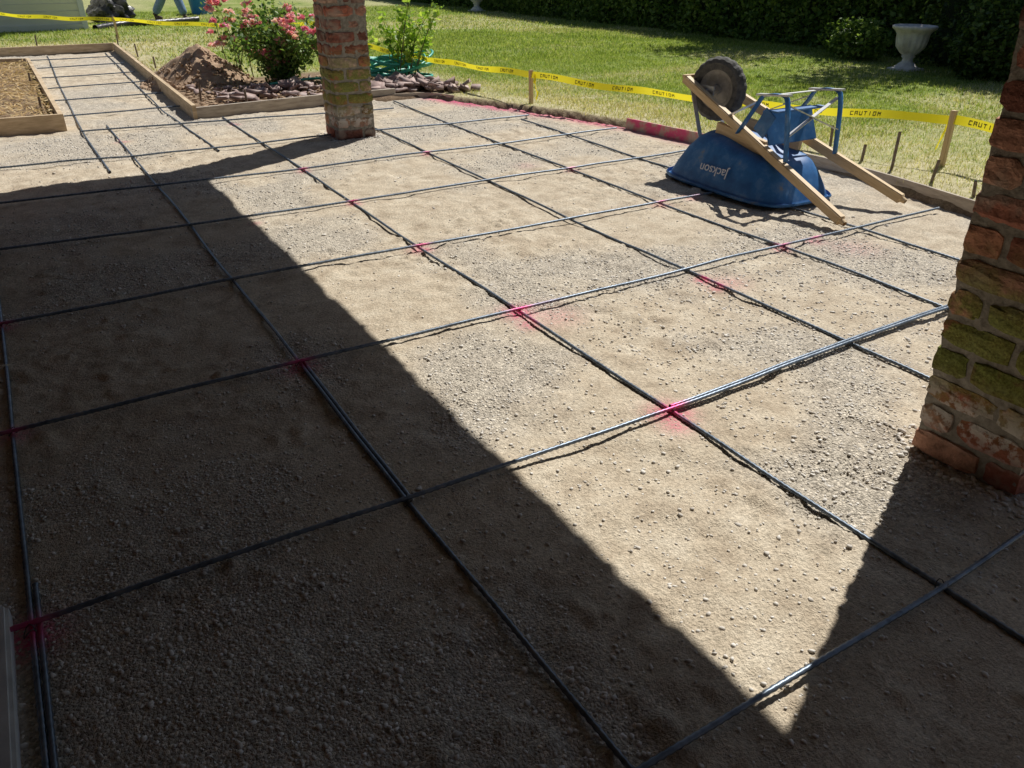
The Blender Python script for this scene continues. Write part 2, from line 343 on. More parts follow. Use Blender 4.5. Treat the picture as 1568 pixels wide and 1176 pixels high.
for j,x1 in ((-1,3.7),(0,3.9),(1,4.1),(2,4.2),(3,4.1),(4,3.95),(5,3.6)):
    a=[-1.05 if j>=0 else -1.0]+[0,1,2,2.7,x1]
    rebar('bar_b',[(x,j+w) for x,w in zip(a,WB[j])],ZB)
rebar('bar_b',[(1.0,.014),(2,.034),(2.75,.044)],ZB)
rebar('bar_b',[(-.25,6.2),(1.2,6.1),(2.6,6.0)],ZB)
for y in (7.1,8.1,9.1,10.1,11.1,12.1): rebar('bar_b',[(-.33 if y<11.5 else -1.3,y),(.75,y+.05)],ZB)
tl=[]
for i in cols.values():
    for j in range(-1,6):
        t=np.linspace(0,2.4*np.pi,14); tl.append(tube_mesh(np.stack([i+.013*np.cos(t),j+.013*np.sin(t),.015+gz0(np.array([float(i)]),np.array([float(j)]))[0]+.012*np.sin(t*1.5)],1),.0014,4))
V,F=join_soups(tl); mk('tie_wires',V,F,RUBBER,parent=reb)
# ------------------------------------------------------------------ form boards
def board(name,pts,z0,z1,th,mat,parent=None):
    P=np.array(pts,float); n=len(P); T=np.gradient(P,axis=0) if n>2 else np.array([P[1]-P[0]]*2); T/=np.linalg.norm(T,axis=1)[:,None]
    Nn=np.stack([-T[:,1],T[:,0]],1)*th/2; V=[]
    for i in range(n):
        for s,z in ((-1,z0),(1,z0),(1,z1),(-1,z1)): V.append((*(P[i]+s*Nn[i]),z))
    F=[(0,1,2,3),((n-1)*4+3,(n-1)*4+2,(n-1)*4+1,(n-1)*4)]
    for i in range(n-1):
        for k in range(4): F.append((i*4+k,i*4+4+k,i*4+4+(k+1)%4,i*4+(k+1)%4))
    return mk(name,V,F,mat,parent=parent)
def smooth(pts,m=12):
    P=np.array(pts,float); out=[]
    Pp=np.vstack([2*P[0]-P[1],P,2*P[-1]-P[-2]])
    for i in range(len(P)-1):
        a,b,c,d=Pp[i:i+4]
        for u in np.linspace(0,1,m,endpoint=False): out.append(.5*((2*b)+(-a+c)*u+(2*a-5*b+4*c-d)*u*u+(-a+3*b-3*c+d)*u**3))
    out.append(P[-1]); return np.array(out)
fb=empty('form_boards')
board('path_right_board',[(.745,6.42),(.88,13.03)],-.03,.125,.038,WOOD,fb)
board('path_end_board',[(.86,13.06),(-1.9,13.0)],-.03,.12,.038,WOOD,fb)
board('bed_side_board',[(-.37,6.52),(-.40,11.35)],-.03,.125,.038,WOOD,fb)
board('bed_front_board',[(-.35,6.49),(-1.9,6.56)],-.03,.13,.038,WOOD,fb)
board('bed_back_board',[(-.42,11.37),(-1.9,11.75)],-.03,.12,.038,WOOD,fb)
board('garden_board',[(.725,6.44),(2.04,6.62),(2.9,6.64)],-.03,.10,.038,WOODG,fb)
board('bender_board',smooth([(2.85,6.62),(3.25,6.5),(3.4,6.2)]),-.03,.05,.012,WOODG,fb)
board('curved_board',smooth([(4.10,4.0),(4.17,3.3),(4.3,2.6),(4.36,2.11),(4.32,1.5),(4.2,.78),(4.03,-.3),(3.95,-1.5)]),-.03,.085,.02,WOODG,fb)
pm,nt,N_,L_,B_=M('pink_sprayed_board'); L_.new(ramp(nt,noise(nt,9,4),[(.4,(.75,.07,.22)),(.5,(.6,.27,.26)),(.6,(.55,.45,.37))]),B_.inputs['Base Color'])
board('sprayed_board',smooth([(4.06,4.05),(4.13,3.5),(4.2,3.0)]),-.03,.09,.012,pm,fb)
def stake(name,x,y,h,r,mat,lean=(0,0),square=False):
    if square: return beam(name,(x,y,-.1),(x+lean[0],y+lean[1],h),r,r,mat,bev=.003,up=(0,1,0))
    V,F=tube_mesh(np.array([(x+lean[0]*t,y+lean[1]*t,-.1+(h+.1)*t) for t in np.linspace(0,1,8)]),r,6); return mk(name,V,F,mat)
RUST=simple('rusty_steel',[(.3,(.14,.10,.08)),(.7,(.3,.24,.19))],30,.7,.2,.002,metal=.2)
for x,y,h in ((4.84,2.41,.22),(4.66,1.99,.17),(4.57,1.67,.32),(4.5,1.33,.2),(4.42,.95,.15),(4.52,2.9,.16),(.95,7.2,.2),(.98,8.5,.2),(1.0,10.,.2),(1.02,11.6,.22),(.95,13.2,.22),(-.2,13.3,.25),(1.3,6.65,.2),(2.35,6.8,.2),(-.5,7.1,.2),(-.5,9.,.2)):
    stake('metal_stake',x,y,h,.012,RUST,(rng.uniform(-.03,.03),rng.uniform(-.03,.03)))
for x,y,h in ((3.9,5.42,.36),(5.02,1.57,.44),(1.1,14.3,.42),(4.6,12.5,.42),(5.3,-.9,.40),(3.55,9.2,.34)): stake('wooden_stake',x,y,h,.037,HANDLE,(.0,.02),True)
tape=empty('caution_tape')
def ribbon(a,b,w=.062,sag=.05,n=80,tw=1.0,words=True):
    a=np.array(a,float);b=np.array(b,float);t=np.linspace(0,1,n); P=a+(b-a)*t[:,None]; P[:,2]-=sag*4*t*(1-t)
    P[:,2]+=.008*np.sin(t*23)
    d=(b-a)/np.linalg.norm(b-a); side=np.cross(d,[0,0,1.]); side/=np.linalg.norm(side)
    ang=.35*np.sin(t*7*tw+a[0])+.25*np.sin(t*19*tw)
    U=np.cos(ang)[:,None]*np.array([0,0,1.])+np.sin(ang)[:,None]*side
    V=np.concatenate([P-U*w/2,P+U*w/2]); i=np.arange(n-1); F=np.stack([i,i+1,i+1+n,i+n],1)
    mk('tape_strip',V,F,YEL,parent=tape)
    if words:
        nn=np.cross(U,d); L=np.linalg.norm(b-a); u=.1;o=[]
        G={'C':[(0,0,.2,1),(0,0,1,.18),(0,.82,1,1)],'A':[(0,0,.2,1),(.8,0,1,1),(0,.82,1,1),(0,.4,1,.55)],'U':[(0,0,.2,1),(.8,0,1,1),(0,0,1,.18)],'T':[(.4,0,.6,1),(0,.82,1,1)],'I':[(.4,0,.6,1)],'O':[(0,0,.2,1),(.8,0,1,1),(0,.82,1,1),(0,0,1,.18)],'N':[(0,0,.2,1),(.8,0,1,1),(.25,.5,.75,.8)]}
        while u<L-.3:
            for wi,chx in enumerate('CAUTION'):
                for (gx0,gy0,gx1,gy1) in G[chx]:
                    for off in (-.002,.002):
                        q=[]
                        for (gx,gy) in ((gx0,gy0),(gx1,gy0),(gx1,gy1),(gx0,gy1)):
                            xx=u+wi*.034+gx*.023; vv=-.24+.48*gy
                            f=xx/L*(n-1);k=int(f);fr=f-k; k2=min(k+1,n-1); pp=P[k]*(1-fr)+P[k2]*fr; uu=U[k]*(1-fr)+U[k2]*fr; q.append(pp+uu*w*vv+nn[k]*off)
                        o.append(q)
            u+=.25+.2
        o=np.array(o).reshape(-1,3); mk('tape_lettering',o,np.arange(len(o)).reshape(-1,4),BLACK,parent=tape)
ribbon((3.55,9.2,.30),(3.9,5.40,.32),sag=.03)
ribbon((3.9,5.40,.32),(5.02,1.57,.38),sag=.05)
ribbon((5.02,1.57,.38),(5.3,-.9,.36),sag=.06)
ribbon((4.6,12.5,.36),(3.55,9.2,.30),sag=.05)
ribbon((1.1,14.3,.38),(4.6,12.5,.36),sag=.08)
ribbon((-1.5,16.,.55),(1.1,14.3,.38),sag=.05)
ribbon((3.9,5.38,.33),(3.86,5.25,.12),sag=0,n=12,words=False)
ribbon((5.02,1.60,.38),(4.99,1.64,.15),sag=0,n=12,words=False)
# ------------------------------------------------------------------ brick pillars
def pillar(x0,y0,seed,H=2.15,lean=0.):
    root=empty('brick_pillar'); S=.335; bw=.108; bl=S-bw-.01; ch=.084; co=.095
    bm=bmesh.new(); bmesh.ops.create_cube(bm,size=1); bmesh.ops.subdivide_edges(bm,edges=bm.edges[:],cuts=3,use_grid_fill=True)
    tv=np.array([v.co[:] for v in bm.verts]); tf=[[v.index for v in f.verts] for f in bm.faces]; bm.free()
    V=[];Fc=[];R=[];o=0; r=np.random.default_rng(seed)
    nc=int(H/co)
    for c in range(nc):
        z=c*co+co/2-.01
        rects=[(0,0,bl,bw),(bl+.01,0,S,bl),(bw+.01,bl+.01,S,S),(0,bw+.01,bw,S)]
        if c%2: rects=[(S-b[2],b[1],S-b[0],b[3]) for b in rects]
        for (a,b,cx,d) in rects:
            s=np.array([cx-a,d-b,ch]); 
            v=tv*s*r.uniform(.985,1.01,3)
            e=np.sort(np.abs(tv),axis=1)[:,1]
            cor=np.sort(np.abs(tv),axis=1)[:,0]
            v=v-np.sign(tv)*np.where((np.abs(tv)>.49),.004*(e>.49)[:,None]+.004*(cor>.49)[:,None]*r.uniform(0,2.5,len(tv))[:,None],0)
            v=v+r.normal(0,.0018,v.shape)
            an=r.normal(0,.014); ca,sa=math.cos(an),math.sin(an)
            v=np.stack([v[:,0]*ca-v[:,1]*sa,v[:,0]*sa+v[:,1]*ca,v[:,2]],1)
            v=v+np.array([x0+(a+cx)/2,y0+(b+d)/2,z])+np.array([*r.normal(0,.003,2),0])
            V.append(v); Fc+=[[q+o for q in f] for f in tf]; o+=len(v); R.append(np.full(len(v),r.uniform(0,1)))
    V=np.concatenate(V); V[:,0]-=.85*lean*V[:,2]; V[:,1]+=.52*lean*V[:,2]
    mk('bricks',V,Fc,BRICK,{'rnd':np.concatenate(R)},False,root)
    ns=60; zz=np.linspace(-.05,H-.02,ns); mv=[];mf=[]; h=S/2-.0085
    per=[(-h+2*h*t,-h) for t in np.linspace(0,1,16)[:-1]]+[(h,-h+2*h*t) for t in np.linspace(0,1,16)[:-1]]+[(h-2*h*t,h) for t in np.linspace(0,1,16)[:-1]]+[(-h,h-2*h*t) for t in np.linspace(0,1,16)[:-1]]
    npz=len(per)
    for z in zz:
        for (a,b) in per: 
            j=r.normal(0,.0018); mv.append((x0+S/2+a*(1+j/h)-.85*lean*z,y0+S/2+b*(1+j/h)+.52*lean*z,z))
    for i in range(ns-1):
        for k in range(npz): mf.append((i*npz+k,i*npz+(k+1)%npz,(i+1)*npz+(k+1)%npz,(i+1)*npz+k))
    mk('mortar_core',mv,mf,MORTAR,parent=root)
    V,F=stones('f',500,(x0-.07,x0+S+.07,y0-.07,y0+S+.07),(.006,.022),DIRT); mk('foot_rubble',V,F,PEB,parent=root)
    return root
pillar(1.533,-.89,3,lean=.045); pillar(1.585,4.83,5)
# ------------------------------------------------------------------ house with porch roof
house=empty('brick_house')
def wallmat():
    m,nt,N,L,B=M('house_brick_wall'); mp=N.new('ShaderNodeMapping'); mp.inputs['Rotation'].default_value=(math.radians(90),0,math.radians(90))
    b=N.new('ShaderNodeTexBrick'); b.inputs['Scale'].default_value=1; b.inputs['Brick Width'].default_value=.22; b.inputs['Row Height'].default_value=.085; b.inputs['Mortar Size'].default_value=.008
    b.inputs['Color1'].default_value=(.24,.08,.055,1); b.inputs['Color2'].default_value=(.17,.08,.055,1); b.inputs['Mortar'].default_value=(.25,.23,.2,1)
    L.new(tcv(nt),mp.inputs[0]); L.new(mp.outputs[0],b.inputs['Vector']); L.new(b.outputs['Color'],B.inputs['Base Color']); B.inputs['Roughness'].default_value=.9; return m
DARKW=simple('dark_ceiling_boards',[(.3,(.05,.045,.04)),(.7,(.09,.08,.07))],5,.8,0)
SHING=simple('roof_shingles',[(.3,(.06,.06,.06)),(.7,(.12,.12,.12))],20,.9,.5,.01)
GLASS=simple('window_glass',[(.3,(.02,.025,.03)),(.7,(.04,.05,.06))],2,.1,0)
box('wall',(-1.95,0,1.6),(.3,10.5,3.3),wallmat(),house)
box('rear_wall',(0.1,-4.15,1.6),(3.8,.3,3.3),wallmat(),house)
box('window',(-1.79,2.5,1.4),(.05,1.2,1.2),GLASS,house); box('window_frame',(-1.80,2.5,.77),(.1,1.34,.06),WHITE,house); box('door',(-1.79,-.2,1.0),(.05,.9,2.0),DARKW,house)
box('porch_ceiling',(.0,.475,2.38),(4.0,9.55,.16),DARKW,house)
box('roof',(-.05,.475,2.50),(4.06,9.6,.07),SHING,house)
box('porch_beam',(1.735,.5,2.222),(.2,9.3,.15),DARKW,house)
box('concrete_step',(-1.39,-1.95,-.02),(.8,4.1,.12),CONC,house,bev=.008)
# ------------------------------------------------------------------ wheelbarrow
wb=empty('wheelbarrow')
cx,cy=3.50,2.02
def ring(hx,y0,y1,z,n=48,e=4.,taper=0.):
    th=np.linspace(0,2*np.pi,n,endpoint=False); c,s=np.cos(th),np.sin(th)
    u=np.sign(c)*abs(c)**(2/e); v=np.sign(s)*abs(s)**(2/e)
    yy=(y0+y1)/2+(y1-y0)/2*v; w=hx*(1-.06*(v+1)/2)
    return np.stack([cx+w*u,yy,z*(1+.16*v)],1)
rings=[ring(.355,1.50,2.62,.03),ring(.362,1.49,2.63,.018),ring(.355,1.50,2.62,.006),ring(.34,1.515,2.60,.010),ring(.335,1.525,2.585,.035),ring(.318,1.555,2.54,.10),ring(.285,1.60,2.47,.19,e=4.),ring(.258,1.64,2.40,.255,e=3.6),ring(.235,1.68,2.34,.285,e=3.4),ring(.19,1.74,2.26,.297,e=3.2),ring(.08,1.85,2.05,.298,e=2.5)]
V=np.concatenate(rings); n=48; F=[]
for i in range(len(rings)-1):
    for k in range(n): F.append((i*n+k,i*n+(k+1)%n,(i+1)*n+(k+1)%n,(i+1)*n+k))
F.append(tuple((len(rings)-1)*n+k for k in range(n)))
tray=mk('tray',V,F,BLUE,smooth=True,parent=wb)
hA0,hA1=Vector((3.43,2.68,.63)),Vector((3.255,1.07,.045)); hB0,hB1=Vector((3.66,2.68,.63)),Vector((3.88,1.12,.075))
beam('handle_near',hA0,hA1,.046,.058,HANDLE,wb,.006); beam('handle_far',hB0,hB1,.046,.058,HANDLE,wb,.006)
for a,b,nm in ((hA0,hA1,'grip_near'),(hB0,hB1,'grip_far')):
    d=(b-a).normalized(); V,F=tube_mesh(np.array([tuple(b-d*.02+d*t) for t in np.linspace(0,.05,5)]),.022,10,lambda i:.024-.0022*i); mk(nm,V,F,HANDLE,parent=wb,smooth=True)
wc=Vector((3.545,2.46,.575))
prof=[(.13,-.034),(.145,-.046),(.175,-.052),(.2,-.038),(.212,-.016),(.214,0),(.212,.016),(.2,.038),(.175,.052),(.145,.046),(.13,.034)]
def lathe(prof,n=48):
    V=[];F=[]
    for i in range(n):
        a=2*math.pi*i/n
        for r,h in prof: V.append((h,r*math.cos(a),r*math.sin(a)))
    m=len(prof)
    for i in range(n):
        j=(i+1)%n
        for k in range(m-1): F.append((i*m+k,i*m+(k+1)%m,j*m+(k+1)%m,j*m+k))
    return np.array(V),F
V,F=lathe(prof,60)
for i,v in enumerate(V):
    if math.hypot(v[1],v[2])>.198 and (i//len(prof))%3==0: V[i,1]*=.972; V[i,2]*=.972
wrot=np.array(Matrix.Rotation(math.radians(14),3,'Z'))
mk('tyre',V@wrot.T+np.array(wc),F,RUBBER,parent=wb)
V,F=lathe([(.0,-.036),(.03,-.038),(.035,-.020),(.10,-.014),(.122,-.03),(.134,-.034),(.134,.034),(.122,.03),(.10,.014),(.035,.020),(.03,.038),(.0,.036)],40); mk('wheel_rim',V@wrot.T+np.array(wc),F,HUB,parent=wb,smooth=False)
def rod(name,pts,r,mat,seg=8):
    V,F=tube_mesh(np.array([tuple(p) for p in pts]),r,seg); return mk(name,V,F,mat,parent=wb,smooth=True)
rod('axle',[(3.42,2.46,.575),(3.48,2.46,.575),(3.6,2.46,.575),(3.67,2.46,.575)],.01,STEEL)
beam('axle_bracket_near',(3.445,2.40,.575),(3.445,2.52,.575),.012,.06,STEEL,wb,.002)
beam('axle_bracket_far',(3.648,2.40,.575),(3.648,2.52,.575),.012,.06,STEEL,wb,.002)
beam('front_brace_near',(3.44,2.62,.60),(3.38,2.40,.25),.03,.006,STEEL,wb,.001)
beam('front_brace_far',(3.65,2.62,.60),(3.62,2.40,.25),.03,.006,STEEL,wb,.001)
beam('nose_bar',(3.40,2.665,.645),(3.69,2.665,.645),.035,.02,HANDLE,wb,.003)
beam('tray_wedge_near',(3.375,2.25,.36),(3.36,1.80,.31),.04,.09,HANDLE,wb,.003)
beam('tray_wedge_far',(3.66,2.25,.36),(3.69,1.80,.31),.04,.09,HANDLE,wb,.003)
for sx,nm in ((3.325,'near'),(3.79,'far')):
    fx=sx-.02 if nm=='near' else sx
    P=[tuple(p) for p in smooth([(sx,2.02,.37),(fx,1.88,.56),(fx,1.82,.635),(fx,1.68,.648),(fx,1.635,.58),(sx,1.60,.27)],8)]
    V=[];Fq=[]
    for i,p in enumerate(P):
        for dx in (-.021,.021): V.append((p[0]+dx,p[1],p[2]))
    for i in range(len(P)-1): Fq.append((2*i,2*i+1,2*i+3,2*i+2))
    o=mk('leg_'+nm,V,Fq,BLUE,parent=wb,smooth=True); md=o.modifiers.new('s','SOLIDIFY'); md.thickness=.006
    beam('foot_'+nm,(fx,1.88,.635),(fx,1.63,.659),.045,.012,STEEL,wb,.002)
box('leg_plate',(3.555,1.80,.44),(.45,.012,.22),BLUE,wb,rot=(math.radians(-24),0,0),bev=.004)
box('leg_plate_flange',(3.555,1.755,.545),(.46,.06,.012),BLUE,wb,bev=.003)
beam('leg_plate_side_near',(3.325,1.85,.40),(3.325,1.77,.54),.10,.01,BLUE,wb,.002,up=(1,0,0))
beam('cross_brace_a',(3.30,1.66,.61),(3.79,1.62,.42),.028,.006,STEEL,wb,.001)
beam('cross_brace_b',(3.79,1.66,.61),(3.33,1.62,.42),.028,.006,STEEL,wb,.001)
beam('cross_brace_top',(3.29,1.82,.632),(3.80,1.82,.632),.025,.006,STEEL,wb,.001)
beam('leg_strut_near',(3.30,1.86,.60),(3.37,2.16,.46),.026,.006,STEEL,wb,.001)
beam('leg_strut_far',(3.79,1.86,.60),(3.72,2.16,.46),.026,.006,STEEL,wb,.001)
cu=bpy.data.curves.new('lettering','FONT'); cu.body='Jackson'; cu.size=.085; cu.extrude=.0005; cu.offset=.0006
to=bpy.data.objects.new('lettering',cu); COL.objects.link(to); bpy.context.view_layer.update()
xa=Vector((0,1,0)); p0=Vector((cx-.325,1.9,.035)); p1=Vector((cx-.262,1.9,.22)); up=(p0-p1).normalized(); nz=xa.cross(up)
mt=Matrix((xa,up,nz)).transposed().to_4x4(); mt.translation=(p0+p1)/2+Vector((0,.03,.03))+nz*.014
tm=bpy.data.meshes.new_from_object(to.evaluated_get(bpy.context.evaluated_depsgraph_get())); tm.transform(mt); bpy.data.objects.remove(to)
tm.materials.clear(); tm.materials.append(WHITE); lo=bpy.data.objects.new('lettering',tm); COL.objects.link(lo); lo.parent=wb
# ------------------------------------------------------------------ urns
def urn(x,y,s):
    pr=[(0,0),(.15,0),(.15,.05),(.125,.06),(.11,.08),(.07,.11),(.065,.15),(.09,.17),(.08,.19),(.13,.23),(.185,.30),(.2,.38),(.205,.45),(.235,.49),(.275,.52),(.285,.545),(.27,.56),(.24,.55),(.2,.5),(0,.48)]
    V=[];F=[];n=64
    for i in range(n):
        a=2*math.pi*i/n
        for r,h in pr:
            rr=r*(1+(.035*math.cos(a*16) if .2<h<.47 else 0)); V.append((x+rr*s*math.cos(a),y+rr*s*math.sin(a),.04+h*s))
    m=len(pr)
    for i in range(n):
        j=(i+1)%n
        for k in range(m-1): F.append((i*m+k,j*m+k,j*m+k+1,i*m+k+1))
    root=empty('garden_urn'); mk('urn_bowl',V,F,URN,smooth=True,parent=root); box('plinth',(x,y,.04),(.34*s,.34*s,.06),URN,root,bev=.005)
urn(9.87,5.2,1.0); urn(10.6,18.6,1.1)
# ------------------------------------------------------------------ leaf helpers
LV=np.array([(0,-.5,0),(.28,-.1,.06),(.22,.3,.05),(0,.55,-.02),(-.22,.3,.05),(-.28,-.1,.06),(0,0,-.02)],float)
LF=np.array([(0,1,6),(1,2,6),(2,3,6),(3,4,6),(4,5,6),(5,0,6)])
LQ=np.array([(0,-.5,0),(.3,0,.05),(0,.5,0),(-.3,0,.05)],float); LQF=np.array([(0,1,2,3)])
def leaves(name,P,size,mat,parent=None,quad=True,tilt=math.pi):
    n=len(P); s=rng.uniform(size[0],size[1],n); V,F=soup(LQ if quad else LV,LQF if quad else LF,P,rotmats(n,tilt),s)
    return mk(name,V,F,mat,{'rnd':np.repeat(rng.uniform(0,1,n),len(LQ if quad else LV))},False,parent)
def hedge(name,x0,x1,y0,y1,H,nleaf,seed,size=(.05,.11),mat=None):
    root=empty(name); r=rng
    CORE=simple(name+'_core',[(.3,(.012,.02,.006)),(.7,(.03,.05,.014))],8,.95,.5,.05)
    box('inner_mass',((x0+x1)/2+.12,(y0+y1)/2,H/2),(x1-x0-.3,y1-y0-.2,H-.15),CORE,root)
    nf=int(nleaf*.8); y=r.uniform(y0,y1,nf); z=H*r.beta(.9,1.15,nf)
    d=.34*(fbm(y*1.3,z*1.6,4,seed)-.5)+.16*(fbm(y*5,z*5,2,seed+3)-.5)
    P1=np.stack([x0+d+r.uniform(-.02,.16,nf),y,z],1)
    nt_=int(nleaf*.15); P2=np.stack([r.uniform(x0,x1,nt_),r.uniform(y0,y1,nt_),H+r.normal(0,.07,nt_)],1)
    ne=int(nleaf*.12); P3=np.stack([r.uniform(x0,x1,ne),y0+r.normal(0,.08,ne),r.uniform(0,H,ne)],1)
    leaves('foliage',np.concatenate([P1,P2,P3]),size,mat or HEDGE,root)
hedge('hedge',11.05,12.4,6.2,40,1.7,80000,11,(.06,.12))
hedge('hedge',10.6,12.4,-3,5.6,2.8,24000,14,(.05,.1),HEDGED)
def blob_shrub(name,c,rad,n,mat,size,stems=12):
    root=empty(name); c=np.array(c)
    u=rng.normal(size=(n,3)); u/=np.linalg.norm(u,axis=1)[:,None]
    rr=(.55+.5*rng.uniform(0,1,n)**.6)*(.8+.45*vnoise(u[:,0]*3+9,u[:,1]*3+u[:,2]*2+4,9))
    P=c+u*np.array(rad)*rr[:,None]; P=P[P[:,2]>.03]
    leaves('foliage',P,size,mat,root,quad=False)
    L=[]
    for i in range(stems):
        e=c+rng.normal(size=3)*np.array(rad)*.45; b=np.array([c[0]+rng.normal()*.05,c[1]+rng.normal()*.05,0]); t=np.linspace(0,1,8)[:,None]
        L.append(tube_mesh(b+(e-b)*t+np.array([0,0,.1])*np.sin(t*3.14),.008,5))
    V,F=join_soups(L); mk('stems',V,F,BARK,parent=root); return root
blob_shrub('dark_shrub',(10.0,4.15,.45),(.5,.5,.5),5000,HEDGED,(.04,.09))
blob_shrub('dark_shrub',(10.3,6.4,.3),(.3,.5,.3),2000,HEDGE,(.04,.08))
def tree(x,y,H,cr,n,seed):
    root=empty('deciduous_tree'); r=np.random.default_rng(seed); L=[]
    t=np.linspace(0,1,14); P=np.stack([x+.12*np.sin(t*3+seed),y+.1*np.sin(t*4),t*H*.8],1); L.append(tube_mesh(P,.1,8,lambda i:.14*(1-i/18)))
    cl=[]
    for k in range(16):
        z0=H*r.uniform(.3,.7); a=r.uniform(0,6.28); e=np.array([x+math.cos(a)*cr*r.uniform(.5,1),y+math.sin(a)*cr*r.uniform(.5,1),z0+H*r.uniform(.1,.3)]); b=np.array([x,y,z0])
        tt=np.linspace(0,1,8)[:,None]; L.append(tube_mesh(b+(e-b)*tt,.03,6,lambda i:.045*(1-i/9))); cl.append(e); cl.append((b+e)/2)
    V,F=join_soups(L); mk('trunk_and_limbs',V,F,BARK,parent=root,smooth=True)
    cl=np.array(cl); idx=r.integers(0,len(cl),n); Pp=cl[idx]+r.normal(0,cr*.2,(n,3)); leaves('crown',Pp,(.09,.17),HEDGED,root)
tree(13.2,9.6,5.4,1.6,7000,2); tree(13.2,6.6,5.8,1.8,8000,4); tree(12.8,3.2,5.3,1.7,7000,6)
def bush(name,base,rad,h,nst,nl,lmat,lsize,flowers=0,droop=.2,lo=.15):
    root=empty(name); L=[];tips=[];allp=[]
    for i in range(nst):
        a=rng.uniform(0,6.28); r_=rng.uniform(.15,1)*rad; hh=h*rng.uniform(.55,1.05)*(1-.25*(r_/rad)**2)
        t=np.linspace(0,1,12); w=rng.normal(0,.03,2)
        P=np.stack([base[0]+rng.normal()*.06+math.cos(a)*r_*t**1.3+w[0]*np.sin(t*5),base[1]+rng.normal()*.06+math.sin(a)*r_*t**1.3+w[1]*np.sin(t*5),.03+hh*(t-droop*t**3)/(1-droop)],1)
        L.append(tube_mesh(P,.005,5,lambda i:.007*(1-i/16))); tips.append(P[-1]); allp.append(P[int(12*lo):])
    V,F=join_soups(L); mk('stems',V,F,BARK,parent=root)
    A=np.concatenate(allp); idx=rng.integers(0,len(A),nl); P=A[idx]+rng.normal(0,.055,(nl,3)); P=P[P[:,2]>.05]
    leaves('leaves',P,lsize,lmat,root,quad=False)
    if flowers:
        fl=[];rn=[]; T=np.array(tips)
        for k in range(flowers):
            c=T[rng.integers(0,len(T))]+rng.normal(0,.06,3) if k%3 else A[rng.integers(0,len(A))]+np.array([0,0,.04])
            for q in range(rng.integers(1,5)):
                cc=c+rng.normal(0,.045,3); m=18; u=rng.normal(size=(m,3)); u/=np.linalg.norm(u,axis=1)[:,None]; u[:,2]=abs(u[:,2])*.8
                fl.append(soup(LV,LF,cc+u*.03,rotmats(m),np.full(m,.062)))
                rn.append(np.repeat(np.clip(rng.uniform(0,1)+rng.normal(0,.15,m),0,1),len(LV)))
        V,F=join_soups(fl); mk('blooms',V,F,PETAL,{'rnd':np.concatenate(rn)},parent=root)
    return root
bush('rose_bush',(2.12,8.05),.70,.88,40,5200,ROSEL,(.035,.075),42)
bush('rose_bush',(1.78,8.75),.35,.95,6,260,ROSEL,(.03,.06),12)
bush('young_shrub',(3.45,7.55),.42,1.1,11,520,SHRL,(.05,.10),0,.1,.4)
bush('young_shrub',(2.9,7.95),.4,1.1,8,360,SHRL,(.05,.10),0,.1,.3)
# ------------------------------------------------------------------ dirt pile, rocks, mulch
xs=np.linspace(.5,2.0,90); ys=np.linspace(7.9,9.7,90); X,Y,F=gridmesh(xs,ys)
r=np.hypot((X-1.3)/.60,(Y-8.75)/.70)+(fbm(X*2.5,Y*2.5,3,130)-.5)*.35; Z=.42*np.clip(1-r,0,1)**.8+(fbm(X*9,Y*9,4,120)-.5)*.09*np.clip(1.25-r,0,1)-.02+np.where(r<1.15,.03,-.05)
mk('dirt_pile',np.stack([X,Y,Z],-1).reshape(-1,3),F,DIRT,smooth=True)
n=300; a=rng.uniform(0,6.28,n); rr=np.sqrt(rng.uniform(0,1.2,n)); x=1.3+.6*rr*np.cos(a); y=8.75+.7*rr*np.sin(a)
V,F=soup(icoV,icoF,np.stack([x,y,.40*np.clip(1-rr,0,1)**.8+.02],1),rotmats(n),rng.uniform(.006,.024,n)); V+=rng.normal(0,.003,V.shape); mk('dirt_clods',V,F,DIRT)
cubeV=np.array([(x,y,z) for x in(-.5,.5) for y in(-.5,.5) for z in(-.5,.5)],float); cubeF=np.array([(0,1,3,2),(4,6,7,5),(0,4,5,1),(2,3,7,6),(0,2,6,4),(1,5,7,3)])
def shards(n,reg,smin,smax):
    x=rng.uniform(reg[0],reg[1],n);y=rng.uniform(reg[2],reg[3],n)
    S=np.stack([rng.uniform(smin,smax,n),rng.uniform(smin,smax,n)*.7,rng.uniform(.015,.04,n)],1)
    V,F=soup(cubeV,cubeF,np.stack([x,y,.05+rng.uniform(0,.07,n)],1),rotmats(n,.7),S); return V+rng.normal(0,.010,V.shape),F
V,F=join_soups([shards(60,(1.1,2.3,6.75,7.6),.05,.17),shards(14,(.9,1.5,7.2,7.9),.04,.10),shards(80,(2.7,3.5,6.75,7.4),.06,.22),shards(30,(3.2,3.85,6.4,7.0),.06,.18),shards(40,(1.8,3.0,6.9,8.0),.05,.14)]); mk('slate_rocks',V,F,ROCK)
V,F=soup(cubeV,cubeF,np.stack([rng.uniform(.9,3.6,1200),rng.uniform(6.72,8.4,1200),np.full(1200,.05)],1),rotmats(1200,.5),np.stack([rng.uniform(.02,.06,1200),rng.uniform(.01,.03,1200),np.full(1200,.01)],1)); mk('bark_mulch',V,F,DIRT)
n=3500; x=rng.uniform(-1.5,-.42,n); y=rng.uniform(6.6,11.2,n); V,F=soup(LQ,LQF,np.stack([x,y,.07+.05*fbm(x*3,y*3,3,5)+rng.uniform(0,.03,n)],1),rotmats(n,.5),np.stack([rng.uniform(.01,.03,n),rng.uniform(.05,.16,n),np.full(n,.02)],1))
mk('straw_litter',V,F,STRAW,{'rnd':np.repeat(rng.uniform(0,1,n),4)})
HOSE=simple('green_hose',[(.3,(.03,.32,.25)),(.7,(.08,.5,.4))],10,.4,0)
L=[]
